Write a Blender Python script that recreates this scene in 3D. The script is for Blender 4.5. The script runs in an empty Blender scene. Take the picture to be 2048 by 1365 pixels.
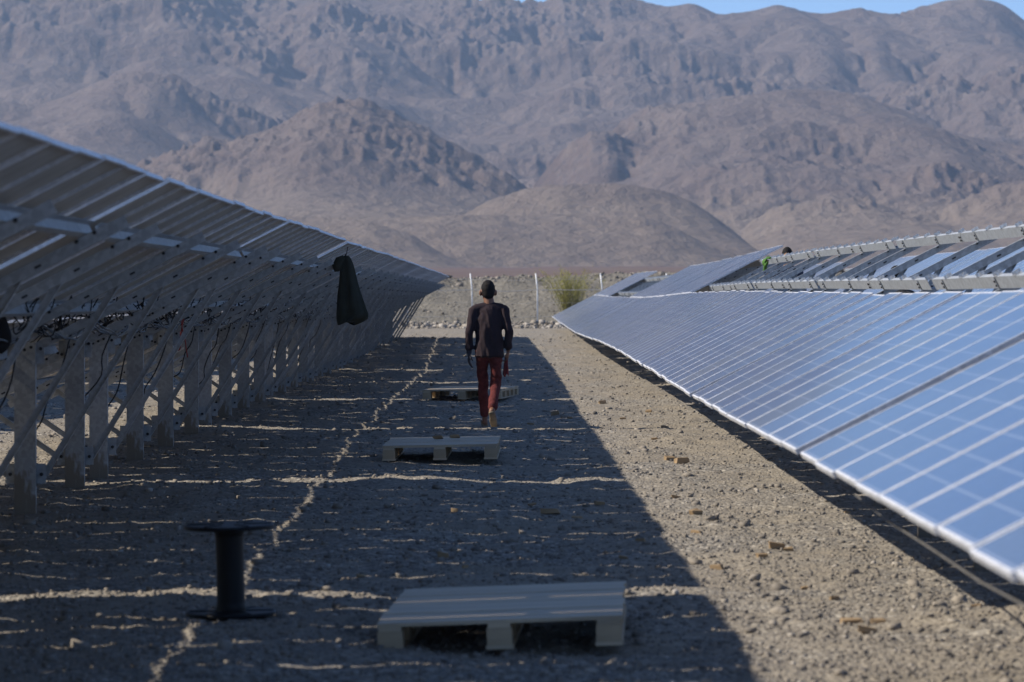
import bpy, bmesh, math, random
import numpy as np
from mathutils import Vector, Matrix, Euler

random.seed(7)
rng = np.random.default_rng(7)
sc = bpy.context.scene
C = sc.collection
R = math.radians

# ------------------------------------------------------------------ camera, sky, sun, exposure
F = 8070.0                      # focal length in pixels of the 2048 px wide photograph
VX, VY = 1030.0, 597.0          # where the rows converge in it
CAM_H = 1.556
cam_d = bpy.data.cameras.new('camera')
cam = bpy.data.objects.new('camera', cam_d)
C.objects.link(cam)
cam_d.sensor_width = 36.0
cam_d.lens = F / 2048 * 36
cam_d.clip_start = 0.1
cam_d.clip_end = 20000
cam.location = (0, 0, CAM_H)
cam.rotation_euler = (R(90) - math.atan((682.5 - VY) / F), 0, math.atan((VX - 1024) / F))
cam_d.dof.use_dof = True
cam_d.dof.focus_distance = 44.0
cam_d.dof.aperture_fstop = 5.6
sc.camera = cam

SUN_V = Vector((1.30, 0.03, -1.0))           # the way the sunlight travels
elev = math.atan2(1.0, math.hypot(SUN_V.x, SUN_V.y))
azim = math.atan2(-SUN_V.x, -SUN_V.y)        # clockwise from +Y
w = bpy.data.worlds.new('World')
sc.world = w
w.use_nodes = True
nt = w.node_tree
bg = nt.nodes['Background']
sky = nt.nodes.new('ShaderNodeTexSky')
sky.sky_type = 'NISHITA'
sky.sun_disc = False
sky.sun_elevation = elev
sky.sun_rotation = azim
sky.altitude = 2000
sky.air_density = 0.65
sky.dust_density = 0.1
sky.ozone_density = 5.0
nt.links.new(sky.outputs[0], bg.inputs[0])
bg.inputs[1].default_value = 0.116
sun_d = bpy.data.lights.new('sun', 'SUN')
sun_d.energy = 4.4
sun_d.angle = R(0.5)
sun_d.color = (1.0, 0.92, 0.80)
sun = bpy.data.objects.new('sun', sun_d)
C.objects.link(sun)
sun.rotation_euler = SUN_V.to_track_quat('-Z', 'Y').to_euler()
sun.location = (-30, 0, 40)
sc.view_settings.view_transform = 'Standard'
sc.view_settings.look = 'None'
sc.view_settings.gamma = 1.0
sc.view_settings.exposure = 0.58
sc.cycles.use_denoising = True
sc.cycles.max_bounces = 6
sc.cycles.diffuse_bounces = 3
sc.cycles.glossy_bounces = 3
sc.cycles.transmission_bounces = 2
sc.cycles.volume_bounces = 1
sc.cycles.caustics_reflective = False
sc.cycles.caustics_refractive = False


# ------------------------------------------------------------------ helpers
def tag(o, label=None, cat=None, group=None, kind=None):
    if label: o['label'] = label
    if cat: o['category'] = cat
    if group: o['group'] = group
    if kind: o['kind'] = kind
    return o


def empty(name, loc=(0, 0, 0), rot=(0, 0, 0)):
    o = bpy.data.objects.new(name, None)
    o.empty_display_size = 0.2
    C.objects.link(o)
    o.location = loc
    o.rotation_euler = rot
    return o


def link_mesh(name, me, parent=None, loc=(0, 0, 0), rot=(0, 0, 0)):
    o = bpy.data.objects.new(name, me)
    C.objects.link(o)
    o.parent = parent
    o.location = loc
    o.rotation_euler = rot
    return o


class MB:
    """collects faces, then makes one mesh"""
    def __init__(s):
        s.v, s.f, s.m = [], [], []

    def add(s, vs, fs, mi=0):
        b = len(s.v)
        s.v += [tuple(p) for p in vs]
        s.f += [tuple(i + b for i in f) for f in fs]
        s.m += [mi] * len(fs)

    def box(s, lo, hi, mi=0):
        x0, y0, z0 = lo; x1, y1, z1 = hi
        s.add([(x0, y0, z0), (x1, y0, z0), (x1, y1, z0), (x0, y1, z0), (x0, y0, z1), (x1, y0, z1), (x1, y1, z1), (x0, y1, z1)],
              [(0, 3, 2, 1), (4, 5, 6, 7), (0, 1, 5, 4), (1, 2, 6, 5), (2, 3, 7, 6), (3, 0, 4, 7)], mi)

    def bar(s, p0, p1, side, a, b, mi=0):
        """box from p0 to p1; a = half width along SIDE, b = half width along the third axis"""
        p0, p1 = Vector(p0), Vector(p1)
        d = (p1 - p0).normalized()
        sx = Vector(side); sx = (sx - d * sx.dot(d)).normalized()
        t = d.cross(sx)
        vs = [p + sx * i * a + t * j * b for p in (p0, p1) for i, j in ((-1, -1), (1, -1), (1, 1), (-1, 1))]
        s.add(vs, [(0, 3, 2, 1), (4, 5, 6, 7), (0, 1, 5, 4), (1, 2, 6, 5), (2, 3, 7, 6), (3, 0, 4, 7)], mi)

    def extrude(s, prof, p0, p1, ax, ay, mi=0):
        """closed profile [(a,b)] in axes ax, ay swept from p0 to p1"""
        p0, p1, ax, ay = Vector(p0), Vector(p1), Vector(ax), Vector(ay)
        n = len(prof)
        vs = [p + ax * a + ay * b for p in (p0, p1) for a, b in prof]
        fs = [(i, (i + 1) % n, n + (i + 1) % n, n + i) for i in range(n)]
        s.add(vs, fs, mi)
        s.add(vs, [tuple(range(n - 1, -1, -1)), tuple(range(n, 2 * n))], mi)

    def tube(s, pts, r, n=6, mi=0, caps=True):
        pts = [Vector(p) for p in pts]
        rs = r if isinstance(r, (list, tuple)) else [r] * len(pts)
        vs, fs = [], []
        prev = None
        for i, p in enumerate(pts):
            d = (pts[min(i + 1, len(pts) - 1)] - pts[max(i - 1, 0)]).normalized()
            if prev is None:
                u = d.orthogonal().normalized()
            else:
                u = (prev - d * prev.dot(d))
                u = u.normalized() if u.length > 1e-6 else d.orthogonal().normalized()
            prev = u
            t = d.cross(u)
            for k in range(n):
                a = 2 * math.pi * k / n
                vs.append(p + (u * math.cos(a) + t * math.sin(a)) * rs[i])
        for i in range(len(pts) - 1):
            for k in range(n):
                fs.append((i * n + k, i * n + (k + 1) % n, (i + 1) * n + (k + 1) % n, (i + 1) * n + k))
        if caps:
            fs.append(tuple(range(n - 1, -1, -1)))
            fs.append(tuple(range((len(pts) - 1) * n, len(pts) * n)))
        s.add(vs, fs, mi)

    def lathe(s, prof, n=32, mi=0):
        vs = [(r * math.cos(2 * math.pi * k / n), r * math.sin(2 * math.pi * k / n), z) for r, z in prof for k in range(n)]
        fs = [(i * n + k, i * n + (k + 1) % n, (i + 1) * n + (k + 1) % n, (i + 1) * n + k) for i in range(len(prof) - 1) for k in range(n)]
        fs.append(tuple(range(n - 1, -1, -1)))
        fs.append(tuple(range((len(prof) - 1) * n, len(prof) * n)))
        s.add(vs, fs, mi)

    def mesh(s, name, mats, smooth=False):
        me = bpy.data.meshes.new(name)
        me.from_pydata(s.v, [], s.f)
        for m in (mats if isinstance(mats, (list, tuple)) else [mats]):
            me.materials.append(m)
        me.polygons.foreach_set('material_index', s.m)
        if smooth:
            me.polygons.foreach_set('use_smooth', [True] * len(s.f))
        me.update()
        return me

    def build(s, name, mats, parent=None, loc=(0, 0, 0), rot=(0, 0, 0), smooth=False):
        return link_mesh(name, s.mesh(name, mats, smooth), parent, loc, rot)


def np_mesh(name, V, faces, mats, smooth=False, mi=None):
    """fast mesh from arrays; faces (n,3) or (n,4)"""
    me = bpy.data.meshes.new(name)
    nf, k = faces.shape
    me.vertices.add(len(V))
    me.vertices.foreach_set('co', np.ascontiguousarray(V, dtype=np.float32).ravel())
    me.loops.add(nf * k)
    me.loops.foreach_set('vertex_index', np.ascontiguousarray(faces, dtype=np.int32).ravel())
    me.polygons.add(nf)
    me.polygons.foreach_set('loop_start', np.arange(0, nf * k, k, dtype=np.int32))
    me.polygons.foreach_set('loop_total', np.full(nf, k, dtype=np.int32))
    if smooth:
        me.polygons.foreach_set('use_smooth', np.ones(nf, dtype=bool))
    for m in (mats if isinstance(mats, (list, tuple)) else [mats]):
        me.materials.append(m)
    if mi is not None:
        me.polygons.foreach_set('material_index', mi.astype(np.int32))
    me.update(calc_edges=True)
    me.validate()
    return me


def grid_faces(ni, nj):
    i, j = np.meshgrid(np.arange(ni - 1), np.arange(nj - 1), indexing='ij')
    a = (i * nj + j).ravel()
    return np.stack([a, a + nj, a + nj + 1, a + 1], 1)


_lat = {}
def vnoise(x, y, seed=0):
    """smooth value noise in -1..1"""
    if seed not in _lat:
        _lat[seed] = np.random.default_rng(seed + 100).uniform(-1, 1, (256, 256))
    L = _lat[seed]
    xi = np.floor(x).astype(int); yi = np.floor(y).astype(int)
    fx = x - xi; fy = y - yi
    fx = fx * fx * fx * (fx * (fx * 6 - 15) + 10); fy = fy * fy * fy * (fy * (fy * 6 - 15) + 10)
    g = lambda a, b: L[(xi + a) & 255, (yi + b) & 255]
    return (g(0, 0) * (1 - fx) + g(1, 0) * fx) * (1 - fy) + (g(0, 1) * (1 - fx) + g(1, 1) * fx) * fy


def fbm(x, y, oct=4, seed=0, gain=0.5):
    t = 0; a = 1.0
    for o in range(oct):
        t = t + a * vnoise(x * 2 ** o + 17.3 * o, y * 2 ** o + 9.1 * o, seed + o)
        a *= gain
    return t


def ridged(x, y, oct=4, seed=0, gain=0.5):
    t = 0; a = 1.0
    for o in range(oct):
        t = t + a * (1 - 2 * np.abs(vnoise(x * 2 ** o + 5.7 * o, y * 2 ** o + 3.3 * o, seed + o)))
        a *= gain
    return t


# ------------------------------------------------------------------ materials
class Mat:
    def __init__(s, name, rough=0.7, metal=0.0, spec=0.5):
        s.m = bpy.data.materials.new(name)
        s.m.use_nodes = True
        s.t = s.m.node_tree
        s.b = s.t.nodes['Principled BSDF']
        s.b.inputs['Roughness'].default_value = rough
        s.b.inputs['Metallic'].default_value = metal
        s.b.inputs['Specular IOR Level'].default_value = spec
        s._c = {}

    def n(s, typ, **kw):
        nd = s.t.nodes.new(typ)
        for k, v in kw.items():
            if k in nd.inputs and not hasattr(nd, k):
                nd.inputs[k].default_value = v
            else:
                setattr(nd, k, v)
        return nd

    def l(s, a, b):
        s.t.links.new(a, b)

    def coord(s, which='Object', scale=(1, 1, 1)):
        key = (which, scale)
        if key not in s._c:
            tc = s.n('ShaderNodeTexCoord')
            mp = s.n('ShaderNodeMapping')
            mp.inputs['Scale'].default_value = scale
            s.l(tc.outputs[which], mp.inputs[0])
            s._c[key] = mp.outputs[0]
        return s._c[key]

    def noise(s, scale, detail=4, rough=0.55, which='Object', st=(1, 1, 1)):
        nd = s.n('ShaderNodeTexNoise')
        nd.inputs['Scale'].default_value = scale
        nd.inputs['Detail'].default_value = detail
        nd.inputs['Roughness'].default_value = rough
        s.l(s.coord(which, st), nd.inputs['Vector'])
        return nd.outputs['Fac']

    def voronoi(s, scale, feature='F1', out='Distance', which='Object', st=(1, 1, 1)):
        nd = s.n('ShaderNodeTexVoronoi')
        nd.feature = feature
        nd.inputs['Scale'].default_value = scale
        s.l(s.coord(which, st), nd.inputs['Vector'])
        return nd.outputs[out]

    def ramp(s, fac, stops):
        nd = s.n('ShaderNodeValToRGB')
        el = nd.color_ramp.elements
        while len(el) < len(stops):
            el.new(0.5)
        for e, (p, c) in zip(el, stops):
            e.position = p
            e.color = (*c, 1) if len(c) == 3 else c
        s.l(fac, nd.inputs[0])
        return nd.outputs[0]

    def mix(s, fac, a, b, blend='MIX'):
        nd = s.n('ShaderNodeMix')
        nd.data_type = 'RGBA'
        nd.blend_type = blend
        for k, v in ((0, fac), (6, a), (7, b)):
            if isinstance(v, (int, float)):
                nd.inputs[k].default_value = v
            elif isinstance(v, (tuple, list)):
                nd.inputs[k].default_value = (*v, 1)
            else:
                s.l(v, nd.inputs[k])
        return nd.outputs[2]

    def math(s, op, a, b=0.0, clamp=False):
        nd = s.n('ShaderNodeMath')
        nd.operation = op
        nd.use_clamp = clamp
        for k, v in ((0, a), (1, b)):
            if isinstance(v, (int, float)):
                nd.inputs[k].default_value = v
            else:
                s.l(v, nd.inputs[k])
        return nd.outputs[0]

    def color(s, c):
        if isinstance(c, (tuple, list)):
            s.b.inputs['Base Color'].default_value = (*c, 1)
        else:
            s.l(c, s.b.inputs['Base Color'])
        return s

    def bump(s, h, strength=0.3, dist=0.01):
        nd = s.n('ShaderNodeBump')
        nd.inputs['Strength'].default_value = strength
        nd.inputs['Distance'].default_value = dist
        s.l(h, nd.inputs['Height'])
        s.l(nd.outputs[0], s.b.inputs['Normal'])
        return s

    def rnd(s):
        return s.n('ShaderNodeObjectInfo').outputs['Random']


# gravelly ground
g = Mat('gravel_ground', 0.95, spec=0.15)
big = g.noise(0.35, 3)
mid = g.noise(2.2, 4)
vc = g.voronoi(34, out='Color')
sep = g.n('ShaderNodeSeparateColor'); g.l(vc, sep.inputs[0])
peb = g.ramp(sep.outputs[0], [(0.0, (0.135, 0.124, 0.112)), (0.35, (0.215, 0.196, 0.170)), (0.75, (0.29, 0.262, 0.22)), (1.0, (0.46, 0.42, 0.36))])
sand = g.ramp(g.noise(9, 5), [(0.25, (0.21, 0.184, 0.148)), (0.75, (0.33, 0.287, 0.228))])
col = g.mix(g.ramp(g.math('ADD', g.math('MULTIPLY', big, 0.6), g.math('MULTIPLY', mid, 0.4)), [(0.42, (0, 0, 0)), (0.58, (1, 1, 1))]), peb, sand)
g.color(col)
g.bump(g.math('ADD', g.math('MULTIPLY', g.voronoi(34), -0.8), g.math('MULTIPLY', g.noise(70, 3), 0.6)), 0.9, 0.018)
M_GROUND = g.m

g = Mat('gravel_stone', 0.9, spec=0.2)
rv = g.n('ShaderNodeAttribute'); rv.attribute_name = 'shade'
g.color(g.mix(0.35, g.ramp(rv.outputs['Fac'], [(0, (0.10, 0.092, 0.085)), (0.4, (0.20, 0.18, 0.155)), (0.8, (0.30, 0.265, 0.22)), (1.0, (0.55, 0.51, 0.46))]),
              g.ramp(g.noise(30, 4), [(0.3, (0.14, 0.125, 0.11)), (0.7, (0.32, 0.28, 0.24))])))
M_STONE = g.m

g = Mat('embankment_earth', 0.95, spec=0.1)
g.color(g.mix(g.ramp(g.noise(0.5, 5), [(0.35, (0, 0, 0)), (0.65, (1, 1, 1))]),
              g.ramp(g.voronoi(9, out='Color'), [(0.1, (0.135, 0.124, 0.103)), (0.9, (0.25, 0.23, 0.195))]),
              g.ramp(g.noise(3, 5), [(0.3, (0.145, 0.134, 0.113)), (0.7, (0.23, 0.21, 0.175))])))
g.bump(g.noise(6, 6), 0.8, 0.15)
M_BERM = g.m

g = Mat('desert_plain', 0.95, spec=0.1)
g.color(g.mix(g.ramp(g.noise(0.02, 5, st=(1, 0.25, 1)), [(0.4, (0, 0, 0)), (0.62, (1, 1, 1))]), (0.155, 0.118, 0.095), (0.125, 0.078, 0.068)))
M_PLAIN = g.m

g = Mat('mountain_rock', 0.95, spec=0.1)
geo = g.n('ShaderNodeNewGeometry')
sx = g.n('ShaderNodeSeparateXYZ'); g.l(geo.outputs['Normal'], sx.inputs[0])
steep = g.ramp(g.math('ADD', sx.outputs[2], g.math('MULTIPLY', g.math('SUBTRACT', g.noise(0.02, 5), 0.5), 0.35)), [(0.62, (0, 0, 0)), (0.86, (1, 1, 1))])
rock = g.ramp(g.noise(0.05, 8, 0.7), [(0.28, (0.066, 0.047, 0.042)), (0.55, (0.138, 0.098, 0.080)), (0.75, (0.225, 0.180, 0.148))])
talus = g.ramp(g.noise(0.018, 6, 0.6), [(0.3, (0.134, 0.098, 0.084)), (0.7, (0.188, 0.146, 0.124))])
pz = g.n('ShaderNodeSeparateXYZ'); g.l(geo.outputs['Position'], pz.inputs[0])
fan = g.ramp(g.math('ADD', g.math('DIVIDE', pz.outputs[2], 100.0), g.math('MULTIPLY', g.math('SUBTRACT', g.noise(0.01, 4), 0.5), 0.3)), [(0.42, (1, 1, 1)), (0.62, (0, 0, 0))])
gullied = g.ramp(g.noise(0.05, 6, 0.65), [(0.3, (0.175, 0.135, 0.108)), (0.7, (0.235, 0.187, 0.150))])
g.color(g.mix(fan, g.mix(steep, rock, talus), gullied))
g.bump(g.math('ADD', g.noise(0.09, 8, 0.65), g.math('MULTIPLY', g.voronoi(0.06), 0.35)), 0.85, 9.0)
M_MOUNT = g.m

def galvanised(name, base, rough, metal=0.55, dirt=0.0):
    g = Mat(name, rough, metal)
    c = g.mix(g.ramp(g.voronoi(38, out='Color'), [(0.2, (0, 0, 0)), (0.8, (1, 1, 1))]), tuple(b * 0.82 for b in base), tuple(min(1, b * 1.1) for b in base))
    c = g.mix(g.ramp(g.noise(5, 5), [(0.45, (0, 0, 0)), (0.8, (0.45, 0.45, 0.45))]), c, tuple(b * 0.7 for b in base))
    if dirt:
        z = g.n('ShaderNodeSeparateXYZ')
        tc = g.n('ShaderNodeTexCoord'); g.l(tc.outputs['Object'], z.inputs[0])
        h = g.math('ADD', z.outputs[2], g.math('MULTIPLY', g.math('SUBTRACT', g.noise(4, 5, st=(1, 1, 0.35)), 0.5), 1.5))
        f = g.ramp(h, [(dirt - 0.02, (1, 1, 1)), (dirt + 0.03, (0, 0, 0))])
        c = g.mix(f, c, (0.20, 0.165, 0.125))
        g.l(g.math('MULTIPLY', g.math('SUBTRACT', 1.0, f), metal), g.b.inputs['Metallic'])
    g.color(c)
    g.l(g.math('ADD', g.math('MULTIPLY', g.noise(14, 4), 0.25), rough - 0.12), g.b.inputs['Roughness'])
    return g.m
M_GALV = galvanised('galvanised_steel', (0.42, 0.44, 0.455), 0.5, 0.3)
M_POST = galvanised('galvanised_post', (0.36, 0.37, 0.375), 0.55, 0.4, dirt=0.24)
M_ALU = galvanised('anodised_frame', (0.74, 0.745, 0.77), 0.45, 0.1)

def cells(name):
    g = Mat(name, 0.08, spec=0.17)
    tc = g.n('ShaderNodeTexCoord')
    sp = g.n('ShaderNodeSeparateXYZ'); g.l(tc.outputs['Object'], sp.inputs[0])
    def lines(axis, off, pitch, half):
        t = g.math('FRACT', g.math('DIVIDE', g.math('ADD', sp.outputs[axis], off), pitch))
        return g.math('LESS_THAN', g.math('ABSOLUTE', g.math('SUBTRACT', t, 0.5)), half / pitch)
    # gaps fall where fract = 0.5
    gx = lines(0, -0.025 + 0.08, 0.16, 0.0032)
    gy = lines(1, -0.011 + 0.08, 0.16, 0.0032)
    bus = lines(1, -0.011 + 0.02, 0.04, 0.0007)
    gap = g.math('MAXIMUM', gx, gy)
    r = g.rnd()
    blue = g.ramp(r, [(0.0, (0.010, 0.032, 0.115)), (0.5, (0.014, 0.044, 0.150)), (0.78, (0.020, 0.050, 0.14)), (0.86, (0.060, 0.070, 0.10)), (1.0, (0.085, 0.088, 0.105))])
    grain = g.ramp(g.voronoi(60, out='Color'), [(0.1, (0.75, 0.75, 0.75)), (0.9, (1.3, 1.3, 1.3))])
    c = g.mix(1.0, blue, grain, 'MULTIPLY')
    c = g.mix(bus, c, (0.10, 0.12, 0.17))
    c = g.mix(gap, c, (0.32, 0.36, 0.45))
    dust = g.ramp(g.noise(1.6, 5), [(0.35, (0.015, 0.015, 0.015)), (0.75, (0.075, 0.075, 0.075))])
    c = g.mix(dust, c, (0.42, 0.38, 0.33))
    g.color(c)
    g.b.inputs['Sheen Weight'].default_value = 0.7
    g.b.inputs['Sheen Roughness'].default_value = 0.2
    g.b.inputs['Sheen Tint'].default_value = (0.9, 0.88, 0.86, 1)
    g.l(g.math('ADD', g.math('MULTIPLY', g.noise(2.5, 4), 0.08), 0.045), g.b.inputs['Roughness'])
    return g.m
M_CELL = cells('solar_cells')
g = Mat('module_backsheet', 0.55)
g.color(g.mix(g.ramp(g.noise(3, 4), [(0.35, (0, 0, 0)), (0.7, (1, 1, 1))]), (0.50, 0.48, 0.44), (0.38, 0.355, 0.31)))
M_BACK = g.m

def plain(name, c, rough=0.7, metal=0.0, var=0.25, scale=8, st=(1, 1, 1), bump=0.0, bd=0.005, bs=None, spec=0.4):
    g = Mat(name, rough, metal, spec)
    g.color(g.ramp(g.noise(scale, 5, st=st), [(0.25, tuple(x * (1 - var) for x in c)), (0.75, tuple(min(1, x * (1 + var)) for x in c))]))
    if bump:
        g.bump(g.noise(bs or scale * 4, 5, st=st), bump, bd)
    return g.m
M_BLACK = plain('black_plastic', (0.006, 0.0065, 0.008), 0.5, spec=0.25)
M_CABLE = plain('black_cable', (0.012, 0.012, 0.013), 0.5)
M_RED = plain('red_cable', (0.35, 0.03, 0.02), 0.5)
M_GREY_CABLE = plain('grey_cable', (0.11, 0.105, 0.10), 0.6)
M_BOLT = plain('dark_bolt', (0.03, 0.03, 0.033), 0.5, 0.3)
M_CLAMP = galvanised('clamp_aluminium', (0.62, 0.63, 0.64), 0.4, 0.6)
M_WIRE = plain('fence_wire', (0.40, 0.40, 0.40), 0.5, 0.5)
M_FPOST = plain('fence_post_paint', (0.70, 0.71, 0.72), 0.5, 0.1, 0.12)
def wood(name, c, rough=0.75):
    g = Mat(name, rough, 0, 0.45)
    r = g.rnd()
    base = g.ramp(g.noise(14, 6, 0.6, st=(0.12, 1, 1)), [(0.25, tuple(x * 0.62 for x in c)), (0.75, tuple(min(1, x * 1.22) for x in c))])
    g.color(g.mix(g.math('MULTIPLY', r, 0.55), base, tuple(x * 0.62 for x in c)))
    g.bump(g.noise(30, 5, st=(0.1, 1, 1)), 0.3, 0.003)
    return g.m
M_PALLET = wood('pallet_wood', (0.56, 0.45, 0.31), 0.6)
M_BLOCK = wood('pallet_block_wood', (0.48, 0.37, 0.24))
M_CHIP = wood('offcut_wood', (0.36, 0.25, 0.14))
M_SKIN = plain('skin', (0.20, 0.095, 0.055), 0.55, 0, 0.15, 20)
M_SOLE = plain('shoe_sole', (0.24, 0.19, 0.13), 0.8, 0, 0.2, 25)
M_HAIR = plain('black_hair', (0.012, 0.010, 0.010), 0.75, 0, 0.4, 160, bump=0.4, bd=0.004, spec=0.15)
M_SHIRT = plain('plum_shirt', (0.028, 0.018, 0.022), 0.85, 0, 0.15, 12, bump=0.4, bd=0.004, bs=60, spec=0.2)
M_TROUSER = plain('maroon_trousers', (0.112, 0.028, 0.027), 0.9, 0, 0.4, 22, bump=0.4, bd=0.004, bs=60, spec=0.15)
M_GLOVE = plain('grey_glove', (0.04, 0.04, 0.05), 0.85, 0, 0.2, 30)
M_GREEN = plain('green_glove', (0.06, 0.16, 0.02), 0.8, 0, 0.3, 30)
M_TAN = plain('tan_forearm_skin', (0.42, 0.24, 0.13), 0.6, 0, 0.15, 20)
M_REDCLOTH = plain('red_cloth', (0.22, 0.035, 0.035), 0.9, 0, 0.2, 20)
M_JACKET = plain('olive_jacket', (0.034, 0.036, 0.026), 0.9, 0, 0.2, 8, bump=0.4, bd=0.006, bs=40, spec=0.15)
M_WORK1 = plain('worker_blue_shirt', (0.04, 0.05, 0.09), 0.9, 0, 0.2, 10)
M_WORK2 = plain('worker_grey_trousers', (0.06, 0.055, 0.05), 0.9, 0, 0.2, 10)
g = Mat('bush_leaf', 0.8, 0, 0.2)
g.color(g.ramp(g.noise(1.2, 4), [(0.3, (0.28, 0.27, 0.07)), (0.55, (0.40, 0.37, 0.11)), (0.8, (0.50, 0.42, 0.18))]))
tr = g.n('ShaderNodeBsdfTranslucent'); mxs = g.n('ShaderNodeMixShader'); mxs.inputs[0].default_value = 0.45
cl = g.b.inputs['Base Color'].links[0].from_socket
g.l(cl, tr.inputs[0]); g.l(g.b.outputs[0], mxs.inputs[1]); g.l(tr.outputs[0], mxs.inputs[2])
g.l(mxs.outputs[0], g.t.nodes['Material Output'].inputs[0])
M_BUSH = g.m
M_TWIG = plain('bush_twig', (0.13, 0.10, 0.065), 0.9)


# ------------------------------------------------------------------ the ground
_gy = [-400, 0, 14, 21, 32.4, 43.8, 55, 66.5, 78, 89, 100, 112, 130, 150, 160, 175, 300, 900, 1500, 9000]
_gz = [0, 0, 0, 0, .08, .146, .17, .172, .178, .296, .40, .476, .48, .45, .44, .5, 1.7, 7.9, 13.0, 13.0]
def gbase(x, y):
    z = np.interp(y, _gy, _gz)
    return z + 0.045 * np.clip(np.asarray(x) - 3.0, 0, 8)
def gfine(x, y):
    x = np.asarray(x, float); y = np.asarray(y, float)
    fade = np.clip((160 - y) / 40, 0, 1) * np.clip((14 - np.abs(x)) / 4, 0, 1)
    n = 0.026 * fbm(x * 1.1, y * 0.8, 3, 3) + 0.012 * fbm(x * 5.0, y * 4.0, 2, 9)
    n = n + 0.010 * np.clip(fbm(x * 14, y * 12, 2, 21), 0, 2)
    n = n + 0.10 * np.exp(-(((x - 2.5) / 0.7) ** 2 + ((y - 19.0) / 0.35) ** 2))      # the little spoil heap at a table's end
    return n * fade
def gz(x, y):
    return float(gbase(x, y) + gfine(x, y))

xs = np.concatenate([[-9000, -4000, -1500, -500, -150, -60, -30, -18], np.arange(-12, -5, 0.12), np.arange(-5, 5, 0.032), np.arange(5, 14, 0.15), [18, 30, 60, 150, 500, 1500, 4000, 9000]])
ys = [14.0]
while ys[-1] < 160:
    ys.append(ys[-1] + 0.0020 * ys[-1] * (1 + 0.3 * (ys[-1] > 60)))
ys = np.concatenate([[-9000, -2000, -400, -60, -10, 2, 8, 11, 12.5, 13.3], ys, [170, 190, 230, 300, 450, 650, 900, 1100, 1500, 2000, 4000, 9000]])
GX, GY = np.meshgrid(xs, ys, indexing='ij')
GZ = gbase(GX, GY) + gfine(GX, GY)
V = np.stack([GX, GY, GZ], -1).reshape(-1, 3)
FA = grid_faces(len(xs), len(ys))
cy = V[FA[:, 0], 1]
mi = (cy > 175).astype(int)
ground = link_mesh('ground', np_mesh('ground', V, FA, [M_GROUND, M_PLAIN], True, mi))
tag(ground, kind='structure')


def stones_mesh(name, P, S, mats, shade):
    """angular stones (jittered boxes) at points P with sizes S"""
    n = len(P)
    cube = np.array([(-1, -1, -1), (1, -1, -1), (1, 1, -1), (-1, 1, -1), (-1, -1, 1), (1, -1, 1), (1, 1, 1), (-1, 1, 1)], float) * 0.5
    q = np.array([(0, 3, 2, 1), (4, 5, 6, 7), (0, 1, 5, 4), (1, 2, 6, 5), (2, 3, 7, 6), (3, 0, 4, 7)])
    c = cube[None] * (1 + rng.uniform(-0.45, 0.25, (n, 8, 3)))
    c = c * np.stack([rng.uniform(.8, 1.5, n), rng.uniform(.7, 1.2, n), rng.uniform(.5, .95, n)], 1)[:, None]
    a = rng.uniform(0, 2 * np.pi, n); b = rng.uniform(-.5, .5, n)
    ca, sa, cb, sb = np.cos(a), np.sin(a), np.cos(b), np.sin(b)
    x, y, z = c[..., 0], c[..., 1], c[..., 2]
    y, z = y * cb[:, None] - z * sb[:, None], y * sb[:, None] + z * cb[:, None]
    x, y = x * ca[:, None] - y * sa[:, None], x * sa[:, None] + y * ca[:, None]
    c = np.stack([x, y, z], -1) * S[:, None, None] + P[:, None]
    fa = (q[None] + (np.arange(n) * 8)[:, None, None]).reshape(-1, 4)
    me = np_mesh(name, c.reshape(-1, 3), fa, mats)
    at = me.attributes.new('shade', 'FLOAT', 'FACE')
    at.data.foreach_set('value', np.repeat(shade, 6).astype(np.float32))
    return me

# loose gravel: thick near the camera, thinner away
n = 70000
yy = 15.0 / (1 - rng.uniform(0, 1, n) * (1 - 15.0 / 120.0))
hw = 0.135 * yy + 0.3
xx = np.clip(rng.uniform(-1, 1, n) * hw, -6.5, 5.5)
S = np.exp(rng.normal(math.log(0.0075), 0.55, n)) * (1 + (yy - 15) / 60)
S = np.where(rng.uniform(size=n) < .006, S * 3.0, S)
S = np.clip(S, 0.004, 0.075)
z = gbase(xx, yy) + gfine(xx, yy) + S * 0.12
gravel = link_mesh('gravel', stones_mesh('gravel', np.stack([xx, yy, z], 1), S, M_STONE, np.clip(rng.beta(2.2, 2.6, n) + (rng.uniform(size=n) > .985) * .5, 0, 1)))
tag(gravel, 'loose grey and tan gravel scattered over the ground between the rows', 'gravel', kind='stuff')

# embankment behind the fence
bx_ = np.arange(-70, 70.01, 0.25); by_ = np.arange(155, 186, 0.3)
BX, BY = np.meshgrid(bx_, by_, indexing='ij')
prof = np.interp(BY, [155, 157, 158.5, 165, 169, 174, 182, 186], [-.5, .0, .15, 1.55, 2.05, 1.9, .2, -.6])
BZ = 0.44 + prof * (1 + 0.05 * fbm(BX * .12, BY * .1, 2, 31)) + 0.14 * fbm(BX * .5, BY * .5, 4, 33) * np.clip(prof, 0, 1)
BZ += 0.10 * np.clip(fbm(BX * 1.7, BY * 1.3, 3, 35), 0, 2) * np.clip(prof, 0, 1)
BZ += np.interp(BX, [-70, -6, 0, 6, 70], [-.1, -.1, .0, .16, .2]) * np.clip(prof / 2, 0, 1)
berm = link_mesh('embankment', np_mesh('embankment', np.stack([BX, BY, BZ], -1).reshape(-1, 3), grid_faces(len(bx_), len(by_)), M_BERM, True))
tag(berm, 'grey gravel embankment behind the fence', kind='structure')
def bermz(x, y):
    i = np.clip(np.round((np.asarray(x) + 70) / .25).astype(int), 0, len(bx_) - 1)
    j = np.clip(np.round((np.asarray(y) - 155) / .3).astype(int), 0, len(by_) - 1)
    return BZ[i, j]
n = 7000
xx = rng.uniform(-22, 26, n); yy = rng.uniform(157, 172, n)
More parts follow.
